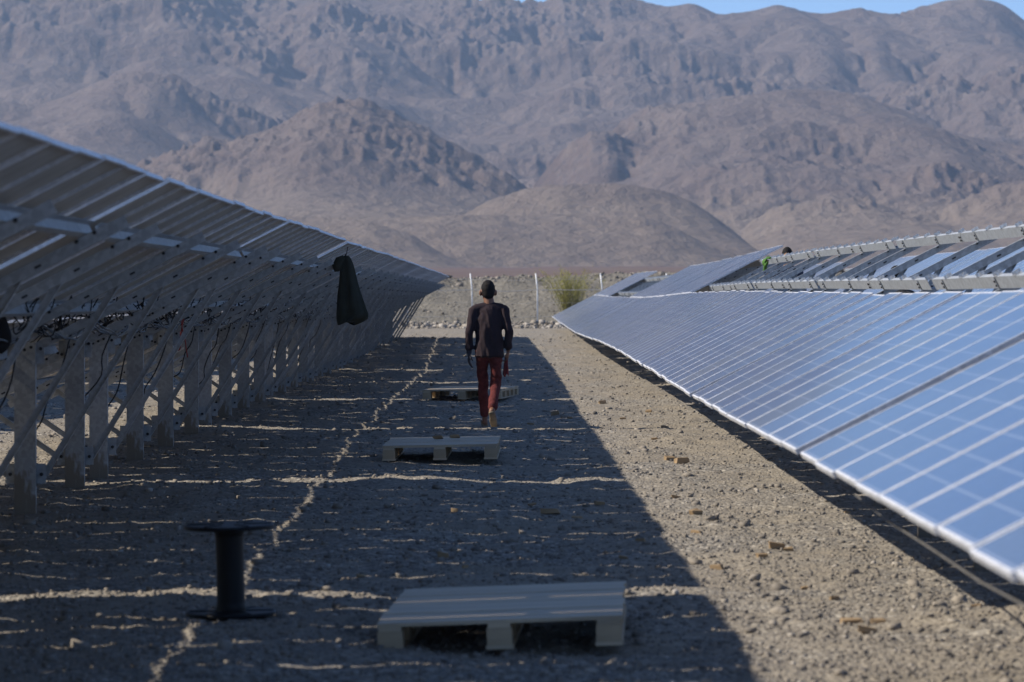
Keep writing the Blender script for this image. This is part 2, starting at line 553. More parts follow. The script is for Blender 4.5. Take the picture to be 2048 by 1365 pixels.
top = rng.uniform(size=n) < 0.3
yy = np.where(top, rng.uniform(166.5, 171, n), yy)
S = np.clip(np.exp(rng.normal(math.log(0.04), 0.55, n)), .02, .16) * np.where(top, 1.4, 1)
emb = link_mesh('embankment_stones', stones_mesh('embankment_stones', np.stack([xx, yy, bermz(xx, yy) + S * .15], 1), S, M_STONE, np.clip(rng.beta(2, 2.6, n), 0, 1)))
tag(emb, 'loose grey stones lying over the embankment slope behind the fence', 'stones', kind='stuff')
n = 5200
xx = rng.uniform(-17, 12, n); yy = 149.5 + rng.normal(0, 1.3, n)
S = np.clip(np.exp(rng.normal(math.log(0.075), 0.5, n)), .03, .27)
z = gbase(xx, yy) + S * .2 + np.exp(-((yy - 149.8) / 1.0) ** 2) * rng.uniform(0, .22, n)
rub = link_mesh('rubble', stones_mesh('rubble', np.stack([xx, yy, z], 1), S, M_STONE, np.clip(rng.beta(4, 1.6, n), 0, 1)))
tag(rub, 'line of pale broken rubble along the foot of the fence', 'rubble', kind='stuff')


# ------------------------------------------------------------------ mountains: layered ridges, carved by running water
LAY = [  # crest distance, front foot length, back foot length, crest in photograph pixels
    (3700, 1500, 900, [(-900, -190), (-500, -160), (-200, -120), (0, -110), (250, -95), (500, -60), (700, -38), (830, -18), (930, -2), (1000, 8), (1040, 13), (1085, 9), (1110, -4), (1180, 9), (1215, -4), (1290, 0), (1330, 10), (1375, 9), (1420, 14), (1480, 12), (1540, 9), (1575, 19), (1610, 37), (1640, 38), (1680, 22), (1735, 19), (1770, 24), (1830, 7), (1890, 2), (1945, 0), (2000, 16), (2048, 46), (2150, 80), (2400, 60), (2900, 120)]),
    (3050, 800, 420, [(-900, 60), (-300, 40), (-60, 70), (100, 38), (240, 60), (380, 52), (520, 92), (620, 150), (760, 230), (900, 330)]),
    ((3500, 2700), 500, 330, [(640, 120), (720, 98), (800, 132), (900, 172), (985, 205), (1060, 240), (1120, 300), (1180, 380)]),
    ((3550, 2900), 460, 330, [(1040, 60), (1100, 34), (1180, 84), (1240, 150), (1300, 215), (1370, 262), (1430, 330)]),
    ((3550, 3000), 420, 300, [(1300, 60), (1360, 52), (1430, 108), (1500, 160), (1560, 200), (1640, 280)]),
    ((3500, 2800), 460, 320, [(380, 60), (450, 70), (540, 110), (620, 168), (700, 215), (780, 300)]),
    (3000, 800, 420, [(1560, 300), (1680, 225), (1790, 185), (1900, 150), (2048, 130), (2200, 120), (2900, 170)]),
    (2500, 620, 330, [(-900, 190), (-500, 220), (-200, 235), (0, 212), (120, 188), (220, 160), (340, 137), (395, 165), (460, 205), (545, 250), (640, 330), (720, 400)]),
    (2350, 700, 420, [(1060, 410), (1150, 350), (1250, 262), (1330, 225), (1420, 196), (1550, 181), (1680, 188), (1790, 212), (1880, 262), (1970, 300), (2100, 330), (2400, 350), (2900, 300)]),
    (2150, 380, 230, [(1000, 470), (1060, 372), (1110, 310), (1160, 272), (1198, 256), (1245, 282), (1300, 345), (1380, 440)]),
    (1850, 520, 300, [(-900, 300), (-300, 420), (100, 450), (250, 392), (345, 335), (450, 290), (560, 250), (640, 216), (692, 206), (760, 222), (850, 258), (950, 306), (1020, 346), (1065, 370), (1120, 415), (1200, 470)]),
    (1600, 340, 260, [(1420, 500), (1520, 440), (1640, 405), (1760, 395), (1840, 425), (1900, 400), (2000, 372), (2150, 380), (2400, 330), (2900, 380)]),
    (1330, 140, 200, [(860, 475), (930, 432), (990, 398), (1060, 379), (1130, 371), (1250, 371), (1330, 386), (1390, 412), (1450, 455), (1520, 520)]),
    (1180, 90, 150, [(-900, 470), (300, 440), (600, 434), (760, 437), (930, 431), (1100, 430), (1270, 427), (1330, 452), (1400, 492), (1470, 536)]),
    (1080, 120, 90, [(-900, 490), (300, 452), (620, 446), (740, 446), (820, 470), (880, 508), (950, 545)]),
]
cell = 5.5
mx = np.arange(-1150, 1151, cell); my = np.arange(1350, 4700, cell)
EX, EY = np.meshgrid(mx, my, indexing='ij')
def pix(x, y):
    return VX + F * x / y
def base_z(y):
    return np.interp(y, _gy, _gz) - 3.0
H = base_z(EY)
warpx = 38 * fbm(EX / 260, EY / 260, 3, 51); warpy = 75 * fbm(EX / 240, EY / 240, 3, 55)
def farther(d):
    return 1550 + (d - 1080) * 0.82
for D, wf, wb, cr in LAY:
    cx_, cyy = zip(*cr)
    q = D if isinstance(D, (int, float)) else sum(D) / 2
    wf, wb = wf * farther(q) / q, wb * farther(q) / q
    D = tuple(farther(d) for d in D) if isinstance(D, tuple) else farther(D)
    if isinstance(D, tuple):
        D = np.interp(VX + F * EX / EY, (cx_[0], cx_[-1]), D)
    k = D / 2500
    px = pix(EX, D + 0 * EY)
    pxw = px + warpx / D * F * 0.35 * np.clip(np.abs(EY - D) / 150, 0, 1)
    yc = np.interp(pxw, cx_, cyy)
    Hc = ((VY - yc) / F * D + CAM_H - base_z(D)) * 1.0
    Hc = np.where((pxw < cx_[0]) | (pxw > cx_[-1]), 0, Hc)
    Hc = np.clip(Hc, 0, None)
    dd = EY + warpy * k * 0.6 - D
    t = np.where(dd < 0, -dd / wf, dd / wb)
    pr = np.clip(1 - t, 0, 1) ** 1.15
    H = np.maximum(H, base_z(EY) + Hc * pr)
H0 = H.copy()
amp = np.clip((H - base_z(EY)) / 60, 0, 1)
H = H + amp * ((8 + 8 * np.clip((EY - 2000) / 1200, 0, 1)) * ridged(EX / 170, EY / 190, 5, 61, .62) + rng.uniform(-.6, .6, H.shape))

def erode(H, iters, K, cell, up):
    ni, nj = H.shape
    N = ni * nj
    idx = np.arange(N).reshape(ni, nj)
    offs = [(-1, -1), (-1, 0), (-1, 1), (0, -1), (0, 1), (1, -1), (1, 0), (1, 1)]
    for it in range(iters):
        H = H + up
        best = np.zeros_like(H); rec = idx.copy(); lng = np.full(H.shape, cell)
        P = np.pad(H, 1, constant_values=1e9)
        PI = np.pad(idx, 1)
        mn = np.full(H.shape, 1e9)
        for a, b in offs:
            nb = P[1 + a:1 + a + ni, 1 + b:1 + b + nj]
            L = cell * math.hypot(a, b)
            s = (H - nb) / L
            m = s > best
            best = np.where(m, s, best); lng = np.where(m, L, lng)
            rec = np.where(m, PI[1 + a:1 + a + ni, 1 + b:1 + b + nj], rec)
            mn = np.minimum(mn, nb)
        pit = (rec == idx)
        r = rec.ravel()
        don = np.nonzero(~pit.ravel())[0]
        order = don[np.argsort(r[don], kind='stable')]
        rs = r[order]
        start = np.searchsorted(rs, np.arange(N)); end = np.searchsorted(rs, np.arange(N), side='right')
        fr = np.nonzero(pit.ravel())[0]
        levels = [fr]
        while len(fr):
            s0, e0 = start[fr], end[fr]
            cnt = e0 - s0
            tot = cnt.sum()
            if tot == 0:
                break
            rep = np.repeat(s0 - np.concatenate([[0], np.cumsum(cnt)[:-1]]), cnt) + np.arange(tot)
            fr = order[rep]
            levels.append(fr)
        A = np.full(N, cell * cell)
        for lv in levels[:0:-1]:
            np.add.at(A, r[lv], A[lv])
        h = H.ravel().copy()
        Fk = K * np.sqrt(A) / lng.ravel()
        for lv in levels[1:]:
            h[lv] = (h[lv] + Fk[lv] * h[r[lv]]) / (1 + Fk[lv])
        H = h.reshape(ni, nj)
        H = np.where(pit & (mn < 1e8), np.maximum(H, mn + 0.01), H)
        Hp = np.pad(H, 1, mode='edge')
        H = H + 0.035 * (Hp[2:, 1:-1] + Hp[:-2, 1:-1] + Hp[1:-1, 2:] + Hp[1:-1, :-2] - 4 * H)
    return H
def envelope(G, r):
    for ax in (0, 1):
        M = G.copy()
        for k in range(1, r + 1):
            A = np.roll(G, k, ax); B = np.roll(G, -k, ax)
            M = np.maximum(M, np.maximum(A, B))
        G = M
    for _ in range(r):       # soften
        Gp = np.pad(G, 1, mode='edge')
        G = (Gp[2:, 1:-1] + Gp[:-2, 1:-1] + Gp[1:-1, 2:] + Gp[1:-1, :-2] + 2 * G) / 6
    return G
B0 = base_z(EY)
HE = erode(H, 26, 0.030, cell, 0.03 * (H0 - B0)) - B0
rat = envelope(H0 - B0, 11) / np.maximum(envelope(HE, 11), 4.0)
# keep the carving, give the ridges their height back
H = B0 + HE * np.clip(rat, 0.3, 3.0)
# the low foothills in front stay smooth
wgt = np.clip((EY + 60 * fbm(EX / 90, EY / 90, 2, 66) - 1830) / 120, 0, 1)
H = H * wgt + (H0 + 0.8 * amp * ridged(EX / 60, EY / 70, 3, 67)) * (1 - wgt)

def sample(G, x, y):
    fx = np.clip((x - mx[0]) / cell, 0, len(mx) - 1.001); fy = np.clip((y - my[0]) / cell, 0, len(my) - 1.001)
    i = fx.astype(int); j = fy.astype(int); a = fx - i; b = fy - j
    return (G[i, j] * (1 - a) + G[i + 1, j] * a) * (1 - b) + (G[i, j + 1] * (1 - a) + G[i + 1, j + 1] * a) * b
az = np.linspace(-0.205, 0.205, 900)
rr = np.concatenate([np.linspace(1355, 1700, 100, endpoint=False), np.linspace(1700, 3800, 510), np.linspace(3815, 4650, 20)])
AZ, RR = np.meshgrid(az, rr, indexing='ij')
TX, TY = AZ * RR, RR
TZ = sample(H, TX, TY)
rel = np.clip((TZ - base_z(TY)) / 50, 0, 1)
fade_edge = np.clip((0.205 - np.abs(AZ)) / 0.02, 0, 1)
roughm = np.clip(0.55 + 1.5 * fbm(TX / 190, TY / 230, 3, 71), 0.06, 1.7) * np.interp(RR, [900, 1750, 2050, 3500], [.10, .20, 1.15, 1.8])
TZ = TZ + rel * roughm * (1.5 * ridged(TX / 30, TY / 34, 3, 75) + 1.2 * ridged(TX / 10, TY / 12, 3, 79))
mount = link_mesh('mountains', np_mesh('mountains', np.stack([TX, TY, TZ], -1).reshape(-1, 3), grid_faces(len(az), len(rr)), M_MOUNT, True))
tag(mount, kind='structure')


# ------------------------------------------------------------------ solar tables
TILT = R(27.2)
CT, ST = math.cos(TILT), math.sin(TILT)
ML, MW = 1.65, 0.978            # module length up the slope, width along the row
PITCH = 11.35
EDGE = 0.80                     # lower edge above the table's own zero
POSTS = (0.725, 3.91, 7.09, 10.275)
def P(s, n, u, e=EDGE):
    return Vector((s * CT - n * ST, u, e + s * ST + n * CT))
NV = Vector((-ST, 0, CT)); SV = Vector((CT, 0, ST)); UV = Vector((0, 1, 0))

def frame_mb(mb, mi=0):
    d, lip, el = 0.026, 0.029, 0.013
    mb.box((0, 0, -d), (ML, lip, 0), mi); mb.box((0, MW - lip, -d), (ML, MW, 0), mi)
    mb.box((0, lip, -d), (el, MW - lip, -0.0003), mi); mb.box((ML - el, lip, -d), (ML, MW - lip, -0.0003), mi)
def lam_mb(mb, a=0, b=1):
    lip = 0.029
    x0, x1, y0, y1 = .013, ML - .013, lip, MW - lip
    mb.add([(x0, y0, -.0010), (x1, y0, -.0010), (x1, y1, -.0010), (x0, y1, -.0010)], [(0, 1, 2, 3)], a)
    mb.add([(x0, y0, -.009), (x1, y0, -.009), (x1, y1, -.009), (x0, y1, -.009)], [(3, 2, 1, 0)], b)
m = MB(); frame_mb(m); ME_FRAME = m.mesh('module_frame', M_ALU)
m = MB(); lam_mb(m); ME_LAM = m.mesh('laminate', [M_CELL, M_BACK])
m = MB(); frame_mb(m, 0); lam_mb(m, 1, 2); ME_MOD = m.mesh('module', [M_ALU, M_CELL, M_BACK])
def jb_me(x, sg):
    m = MB(); m.box((x, .42, -.030), (x + .11, .56, -.0095))
    m.tube([(x + .05, .44, -.028), (x + .05 + sg * .1, .42, -.06), (x + .05 + sg * .15, .2, -.07), (x + .05 + sg * .12, .05, -.06)], .004, 5)
    m.tube([(x + .05, .54, -.028), (x + .05 + sg * .1, .58, -.07), (x + .05 + sg * .16, .8, -.08), (x + .05 + sg * .12, .95, -.06)], .004, 5)
    return m.mesh('junction_box', M_BLACK)
ME_JB = [jb_me(1.44, -1), jb_me(.10, 1)]
L11 = 11 * MW + 10 * 0.022
# purlin: C section, web down the slope
def purlin_me(s):
    m = MB()
    w_, h_, t_ = .042, .085, .003
    pr = [(0, 0), (w_, 0), (w_, t_), (t_, t_), (t_, h_ - t_), (w_, h_ - t_), (w_, h_), (0, h_)]
    m.extrude([(a, b) for a, b in pr][::-1], P(s - .025, -.138, -.02), P(s - .025, -.138, L11 + .02), SV, NV)
    return m.mesh('purlin', M_GALV)
PURS = (0.40, 1.25, 2.00, 2.90)
ME_PUR = [purlin_me(s) for s in PURS]
# rafter: C section with bolt heads
m = MB()
pr = [(0, 0), (.05, 0), (.05, .003), (.003, .003), (.003, .057), (.05, .057), (.05, .060), (0, .060)]
m.extrude(pr, P(.15, -.1995, -.025), P(3.12, -.1995, -.025), UV, NV)
for s in (.40, 1.25, 2.0, 2.9):
    for ds in (-.05, .05):
        p = P(s + ds, -.150, -.027)
        m.tube([p, p - UV * .012], .011, 6, 1)
for s in (.55, 1.66, 2.3, 2.62):
    p = P(s, -.172, -.0262)
    m.bar(p - SV * .018, p + SV * .018, NV, .006, .0008, 1)
ME_RAFT = m.mesh('rafter', [M_GALV, M_BOLT])
PX_ = 1.36
s_post = PX_ / CT
top_post = P(s_post, -.135, 0).z
m = MB()
pr = [(-.075, 0), (.075, 0), (.075, .06), (.071, .06), (.071, .004), (-.071, .004), (-.071, .06), (-.075, .06)]
m.extrude(pr, (PX_, -.095, -.5), (PX_, -.095, top_post), (1, 0, 0), (0, 1, 0))
ME_POST = m.mesh('post', M_POST)
m = MB()
m.box((PX_ - .14, -.0330, .39), (PX_ + .14, -.0270, .53))
for dx in (-.11, .11):
    m.tube([(PX_ + dx, -.033, .455), (PX_ + dx, -.047, .455)], .014, 6, 1)
ME_PLATE = m.mesh('brace_plate', [M_GALV, M_BOLT])
m = MB()
# head bracket between post and rafter
m.box((PX_ - .13, -.0330, top_post - .15), (PX_ + .13, -.0270, top_post - .02))
for dx in (-.105, .105):
    m.tube([(PX_ + dx, -.033, top_post - .085 + dx * .4), (PX_ + dx, -.047, top_post - .085 + dx * .4)], .013, 6, 1)
for dx in (-.045, .0, .045):
    m.tube([(PX_ + dx, -.0955, top_post - .05 + dx * .4), (PX_ + dx, -.109, top_post - .05 + dx * .4)], .012, 6, 1)
ME_HEAD = m.mesh('head_bracket', [M_GALV, M_BOLT])
def brace_me(dx, s):
    m = MB()
    a = Vector((PX_ + dx, .014, .43)); b = P(s, -.172, .014)
    d = (b - a).normalized(); sd = d.cross(UV).normalized()
    m.extrude([(-.022, 0), (.022, 0), (.022, .004), (-.018, .004), (-.018, .034), (-.022, .034)], a - d * .04, b + d * .04, sd, -UV)
    return m.mesh('brace', M_GALV)
ME_BR = [brace_me(-.11, .55), brace_me(.11, 2.52)]
m = MB()
m.box((-.030, -.022, 0), (.030, .022, .004)); m.box((-.030, .018, .004), (.030, .022, .026)); m.box((-.026, -.022, .004), (-.006, -.018, .022)); m.tube([(.004, 0, .004), (.004, 0, .030)], .005, 6)
ME_CLAMP = m.mesh('clamp', M_CLAMP)
m = MB()
m.box((-.034, -.045, -.09), (-.030, .0, .0)); m.box((-.034, -.004, -.09), (.03, 0, -.002)); m.box((-.09, -.045, -.095), (-.03, .0, -.0905))
for zz in (-.03, -.06):
    m.tube([(-.034, -.025, zz), (-.044, -.025, zz)], .009, 6, 1)
ME_CLEAT = m.mesh('cleat', [M_GALV, M_BOLT])
m = MB()
for zz in (-.035, -.065):
    for yy_ in (-.05, .05):
        m.tube([(-.0255, yy_, zz), (-.036, yy_, zz)], .010, 6, 1)
m.box((-.0285, -.09, -.082), (-.0255, .09, -.015))
ME_SPLICE = m.mesh('splice_plate', [M_GALV, M_BOLT])


def squiggle(n, a, b, amp, r_):
    a, b = Vector(a), Vector(b)
    pts = []
    for i in range(n + 1):
        t = i / n
        q = a.lerp(b, t) + Vector((r_.uniform(-1, 1) * amp * .5, r_.uniform(-1, 1) * amp * .4, -amp * 2.2 * 4 * t * (1 - t) * r_.uniform(.4, 1.0) + r_.uniform(-1, 1) * amp * .5))
        pts.append(q)
    pts[0], pts[-1] = a, b
    # smooth
    out = []
    for i in range(n):
        p0, p1, p2, p3 = pts[max(i - 1, 0)], pts[i], pts[i + 1], pts[min(i + 2, n)]
        for k in range(3):
            t = k / 3
            out.append(0.5 * ((2 * p1) + (p2 - p0) * t + (2 * p0 - 5 * p1 + 4 * p2 - p3) * t * t + (3 * p1 - p0 - 3 * p2 + p3) * t ** 3))
    out.append(pts[-1])
    return out


def table(label, group, x, y0, z0, z1, upper=True, detail=2, clamps=False, cables=0, seed=0, jitter=1.0, cat='solar table'):
    """x: lower edge; y0: boundary where the table starts; z0/z1: height of the lower edge at both boundaries"""
    r_ = random.Random(seed)
    root = empty('solar_table', (x, y0 + .175, z0 - EDGE), (math.atan2(z1 - z0, PITCH), 0, 0))
    tag(root, label, cat, group)
    for i in range(11):
        for row in ((0, 1) if upper else (0,)):
            u = i * (MW + .022) + r_.uniform(-.005, .005)
            p = P(row * (ML + .032) + r_.uniform(-.008, .008), 0, u)
            rot = (r_.gauss(0, .0011) * jitter, -TILT + r_.gauss(0, .0022) * jitter, 0)
            if detail >= 2:
                f = link_mesh('module', ME_FRAME, root, p, rot)
                link_mesh('laminate', ME_LAM, f)
                if cables:
                    link_mesh('junction_box', ME_JB[row], f)
            else:
                link_mesh('module', ME_MOD, root, p, rot)
    for k in range(4):
        link_mesh('purlin', ME_PUR[k], root)
    for u in POSTS:
        link_mesh('rafter', ME_RAFT, root, (0, u, 0))
        link_mesh('post', ME_POST, root, (0, u, 0))
        if detail >= 1:
            link_mesh('brace_plate', ME_PLATE, root, (0, u, 0))
            link_mesh('head_bracket', ME_HEAD, root, (0, u, 0))
            for me in ME_BR:
                link_mesh('brace', me, root, (0, u, 0))
    if clamps:
        for s in (2.0, 2.9):
            for i in range(12):
                u = i * (MW + .022) - .011
                link_mesh('clamp', ME_CLAMP, root, P(s, -.052, u), (0, -TILT, r_.uniform(-.25, .25)))
            for u in POSTS:
                link_mesh('cleat', ME_CLEAT, root, P(s, -.052, u), (0, -TILT, 0))
            link_mesh('splice_plate', ME_SPLICE, root, P(s, -.052, 5.1), (0, -TILT, 0))
    if cables:
        for k in range(5):
            u0 = r_.uniform(-.2, 1)
            pts = []
            for q in range(45):
                u = u0 + q * .25
                if u > L11: break
                sag = abs(math.sin((u + k * .4) * math.pi / 3.18)) * (.05 + .03 * k)
                pts.append(P(1.62 + .06 * k + r_.uniform(-.012, .012), -.10 - sag + r_.uniform(-.012, .012), u))
            m = MB()
            m.tube(pts, .006, 5)
            m.build('cable', M_CABLE, root)
        for i in range(11):
            u = i + .5
            for k in range(3):
                m = MB()
                m.tube(squiggle(7, P(2.0 + r_.uniform(-.1, .1), -.05, u + r_.uniform(-.3, .3)), P(1.85 + r_.uniform(-.15, .15), -.07, u + r_.uniform(-.35, .35)), .07, r_), .005, 5)
                m.build('cable_loop', M_CABLE, root)
        for u in POSTS[:4]:
            m = MB()
            a = P(1.75, -.16, u + r_.uniform(.15, .5)); b = Vector((PX_ + r_.uniform(-.1, .1), u + r_.uniform(-.05, .1), .62 + r_.uniform(-.1, .25)))
            m.tube(squiggle(5, a, b, .07, r_), .0065, 5)
            m.build('dangling_cable', M_CABLE, root)
        for u in (POSTS[1:2] if cables == 2 else ()):
            a = P(1.9, -.12, u + .3)
            for off, end in (((0, 0, 0), (.05, .12, -.42)), ((.03, 0, 0), (-.03, .1, -.36))):
                m = MB()
                m.tube(squiggle(4, a + Vector(off), a + Vector(end), .03, r_), .006, 5)
                m.build('red_cable', M_RED, root)
    return root

ORD = ['first', 'second', 'third', 'fourth', 'fifth', 'sixth', 'seventh', 'eighth', 'ninth', 'tenth', 'eleventh', 'twelfth']
# the row seen from behind, on the left; its upper edge runs at x=-1.83, z=2.195
XL, ZL = -1.827 - 3.332 * CT, 2.195 - 3.332 * ST
for k in range(-1, 8):
    zz = [ZL + (0 if q < 5 else -.006 * (q - 5)) for q in (k, k + 1)]
    table('%s solar table along the shaded row seen from its underside' % ORD[k + 1], 'solar tables seen from behind',
          XL, 21.06 + PITCH * k, zz[0] + r0 if (r0 := random.uniform(-.008, .008)) else zz[0], zz[1] + r0, True, 2 if k < 4 else 1, cables=(2 if k == 1 else 1) if k < 4 else 0, seed=k + 10)
# the row facing us on the right
ER = [.833, .841, .839, .877, .901, .888, .845, .813, .83, .845, .86, .89, .916]
for k in range(-1, 11):
    up = k in (4, 5, 6, 9, 10)
    lab = '%s solar table of the sunlit blue row, %s' % (ORD[k + 1], 'fully covered with modules' if up else 'its upper half still bare rails')
    table(lab, 'solar tables facing the path', 1.311, 18.8 + PITCH * k, ER[k + 1], ER[k + 2], up, 2 if k < 4 else 1, clamps=not up, seed=k + 40, jitter=1.5)
# the next row to the right, glimpsed through the bare rails
for q, k in enumerate(range(3, 11)):
    table('%s solar table of the farther blue row glimpsed through the bare rails' % ORD[q], 'solar tables of the farther row',
          7.41, 20.5 + PITCH * k, ER[k + 1] + .30, ER[k + 2] + .30, k not in (8,), 0, seed=k + 70)
# the next row to the left, which shades the ground beneath the first
for q, k in enumerate(range(-1, 8)):
    table('%s solar table of the row standing beyond the shaded one' % ORD[q], 'solar tables beyond the shaded row',
          XL - 6.1, 19.2 + PITCH * k, ZL, ZL, True, 0, seed=k + 90)
# cable sagging under the lower edge of the sunlit row
m = MB()
pts = []
for px, z in ((1640, .80), (1676, .65), (1780, .60), (1862, .593), (1962, .581), (2048, .591), (2150, .57), (2400, .60)):
    pts.append((1.60, F * 1.60 / (px - VX), z))
m.tube(pts, .0055, 6)
tag(m.build('cable', M_GREY_CABLE, smooth=True), 'grey cable sagging below the lower edge of the blue modules', 'cable')


# ------------------------------------------------------------------ pixel -> ground
def on_ground(px, py):
    d = 20.0
    for _ in range(40):
        x = (px - VX) * d / F
        d = 0.5 * d + 0.5 * F * (CAM_H - gz(x, d)) / (py - VY)
    return (px - VX) * d / F, d


# ------------------------------------------------------------------ pallets
m = MB(); m.box((-.055, -.08, 0), (.055, .08, .078)); ME_BLK = m.mesh('block', M_BLOCK)
def pallet(name_label, x, y, yaw, roll=0, zoff=0.0, seed=0, W=1.08):
    Ln = 2.1
    r_ = random.Random(seed)
    root = empty('pallet', (x, y, gz(x, y) + zoff), (0, roll, yaw))
    tag(root, name_label, 'pallet', 'wooden pallets on the gravel path')
    for i, bx in enumerate((-W / 2 + .06, 0, W / 2 - .06)):
        m = MB(); m.box((bx - .06, -Ln / 2, 0), (bx + .06, Ln / 2, .016)); m.build('bottom_board', M_PALLET, root)
        for j in range(5):
            by = -Ln / 2 + .082 + j * (Ln - .164) / 4
            link_mesh('block', ME_BLK, root, (bx, by, .0165))
        m = MB(); m.box((bx - .05, -Ln / 2 + .005, .095), (bx + .05, Ln / 2 - .005, .113)); m.build('stringer', M_PALLET, root)
    nb = 12
    for j in range(nb):
        bw = Ln / nb
        y0 = -Ln / 2 + j * bw
        m = MB()
        dz = r_.uniform(0, .0015)
        e0, e1 = r_.uniform(-.006, .006), r_.uniform(-.006, .006)
        m.box((-W / 2 + e0, y0 + .004, .1135), (W / 2 + e1, y0 + bw - .004 - r_.uniform(0, .004), .130 + dz * 3))
        m.build('deck_board', M_PALLET, root)
    return root
pallet('pale wooden pallet closest to the camera, striped by sunlight', -.03, 18.72, R(-2), R(-2.2), .025, 1)
pallet('wooden pallet lying between the walking man and the closest pallet', -.655, 36.7, R(-.5), R(-1.0), .01, 2, W=1.02)
pallet('wooden pallet turned askew on the path beside the walking man\'s legs', -.60, 55.6, R(-6.5), R(-.8), .01, 3)


# ------------------------------------------------------------------ cable spool
sx_, sy_ = on_ground(462, 1240)
sp = empty('cable_spool', (sx_, sy_, gz(sx_, sy_) + .022), (R(1.5), R(-1.2), 0))
tag(sp, 'empty black plastic cable spool standing upright on the gravel', 'cable spool')
def flange(z):
    m = MB()
    m.lathe([(.05, z), (.215, z), (.22, z + .006), (.22, z + .014), (.215, z + .02), (.05, z + .02)], 48)
    for k in range(6):
        a = k * math.pi / 3
        m.bar((.07 * math.cos(a), .07 * math.sin(a), z + .022), (.205 * math.cos(a), .205 * math.sin(a), z + .022), (0, 0, 1), .003, .006)
    return m
flange(0).build('flange', M_BLACK, sp); flange(.425).build('flange', M_BLACK, sp)
m = MB(); m.lathe([(.074, .02), (.074, .04), (.069, .06), (.067, .22), (.069, .39), (.074, .405), (.074, .425)], 36); m.build('core', M_BLACK, sp, smooth=False)


# ------------------------------------------------------------------ wood offcuts
def offcut(px, py, sz, label, group=None, rot=None, on=None):
    x, y = on_ground(px, py)
    s = sz * y / F
    r_ = random.Random(int(px * 7 + py))
    bm = bmesh.new()
    a, b, c = s / 2, s * r_.uniform(.22, .34), s * r_.uniform(.14, .24)
    sk = r_.uniform(-.3, .3) * s
    vs = [bm.verts.new(q) for q in [(-a, -b, -c), (a, -b * .8, -c), (a * .85, b, -c), (-a * .9, b * .9, -c), (-a + sk * .3, -b, c), (a * .9, -b * .85, c * .8), (a * .7, b * .9, c), (-a * .95, b * .8, c * .9)]]
    for v in vs:
        v.co = Vector((v.co.x * r_.uniform(.72, 1.15), v.co.y * r_.uniform(.6, 1.25), v.co.z * r_.uniform(.6, 1.2)))
    for f in [(0, 3, 2, 1), (4, 5, 6, 7), (0, 1, 5, 4), (1, 2, 6, 5), (2, 3, 7, 6), (3, 0, 4, 7)]:
        bm.faces.new([vs[i] for i in f])
    bmesh.ops.bevel(bm, geom=bm.edges[:], offset=s * .02, segments=1, affect='EDGES')
    me = bpy.data.meshes.new('wood_offcut'); bm.to_mesh(me); bm.free()
    me.materials.append(M_CHIP)
    z = on if on is not None else gz(x, y)
    o = link_mesh('wood_offcut', me, None, (x, y, z + c * .8), (r_.uniform(-.25, .25), r_.uniform(-.2, .2), rot if rot is not None else r_.uniform(-.7, .7)))
    tag(o, label, 'wood offcut', group)
    return o
offcut(1553, 1098, 34, 'long tan wooden block alone in the middle of the sunlit gravel', rot=.1)
offcut(1578, 1102, 22, 'dark wooden splinter touching the end of the long tan block')
offcut(1703, 1249, 46, 'largest brown wooden block in the sunlit heap of offcuts near the row', rot=-.1)
offcut(1735, 1268, 40, 'wooden block in front of the largest brown block', rot=.25)
offcut(1757, 1247, 30, 'flat wooden chip behind the two big blocks in the sun')
offcut(1668, 1200, 22, 'small squarish block just beyond the sunlit heap of offcuts')
offcut(1103, 1028, 40, 'big brown wooden chunk in the middle of the shaded gravel', rot=-.4)
offcut(1155, 1037, 22, 'dark offcut beside the big brown chunk in shade')
offcut(1365, 928, 34, 'pale yellow wood splinter among the cluster of pale chips', rot=.3)
offcut(1340, 922, 24, 'pale wood chip behind the yellow splinter cluster')
for px, py, sz, lab in [
        (1395, 1067, 24, 'lone brown block on sunlit gravel between the shade edge and the long tan block'),
        (1392, 1030, 26, 'pale flat chip just beyond the lone brown block on sunlit gravel'),
        (1352, 997, 18, 'small brown cube on sunlit gravel close to the shade edge'),
        (1525, 1116, 26, 'flat orange chip in front of the long tan block on sunlit gravel'),
        (1435, 1140, 28, 'thin tan stick lying flat on sunlit gravel near the shade edge'),
        (1954, 1216, 24, 'orange-tan chip on sunlit gravel at the foot of the blue row'),
        (1696, 1027, 16, 'pale chip right at the shadow line of the blue row'),
        (1610, 1178, 18, 'small chip lying alone between the long tan block and the heap of big blocks'),
        (1330, 857, 16, 'tiny tan chip beside the tip of the walking man\'s shadow')]:
    offcut(px, py, sz, lab)
for px, py, sz, lab in [(1298, 825, 14, 'tiny wood chip on sunlit gravel just beyond the tip of the man\'s shadow'),
                        (1205, 805, 16, 'farthest tiny wood chip on the sunlit strip, near the shade edge'),
                        (1246, 838, 12, 'tiny wood chip on sunlit gravel just beyond the man\'s thin shadow line'),
                        (1310, 880, 14, 'tiny wood chip on sunlit gravel between the man\'s shadow tip and the pale splinters')]:
    offcut(px, py, sz, lab)
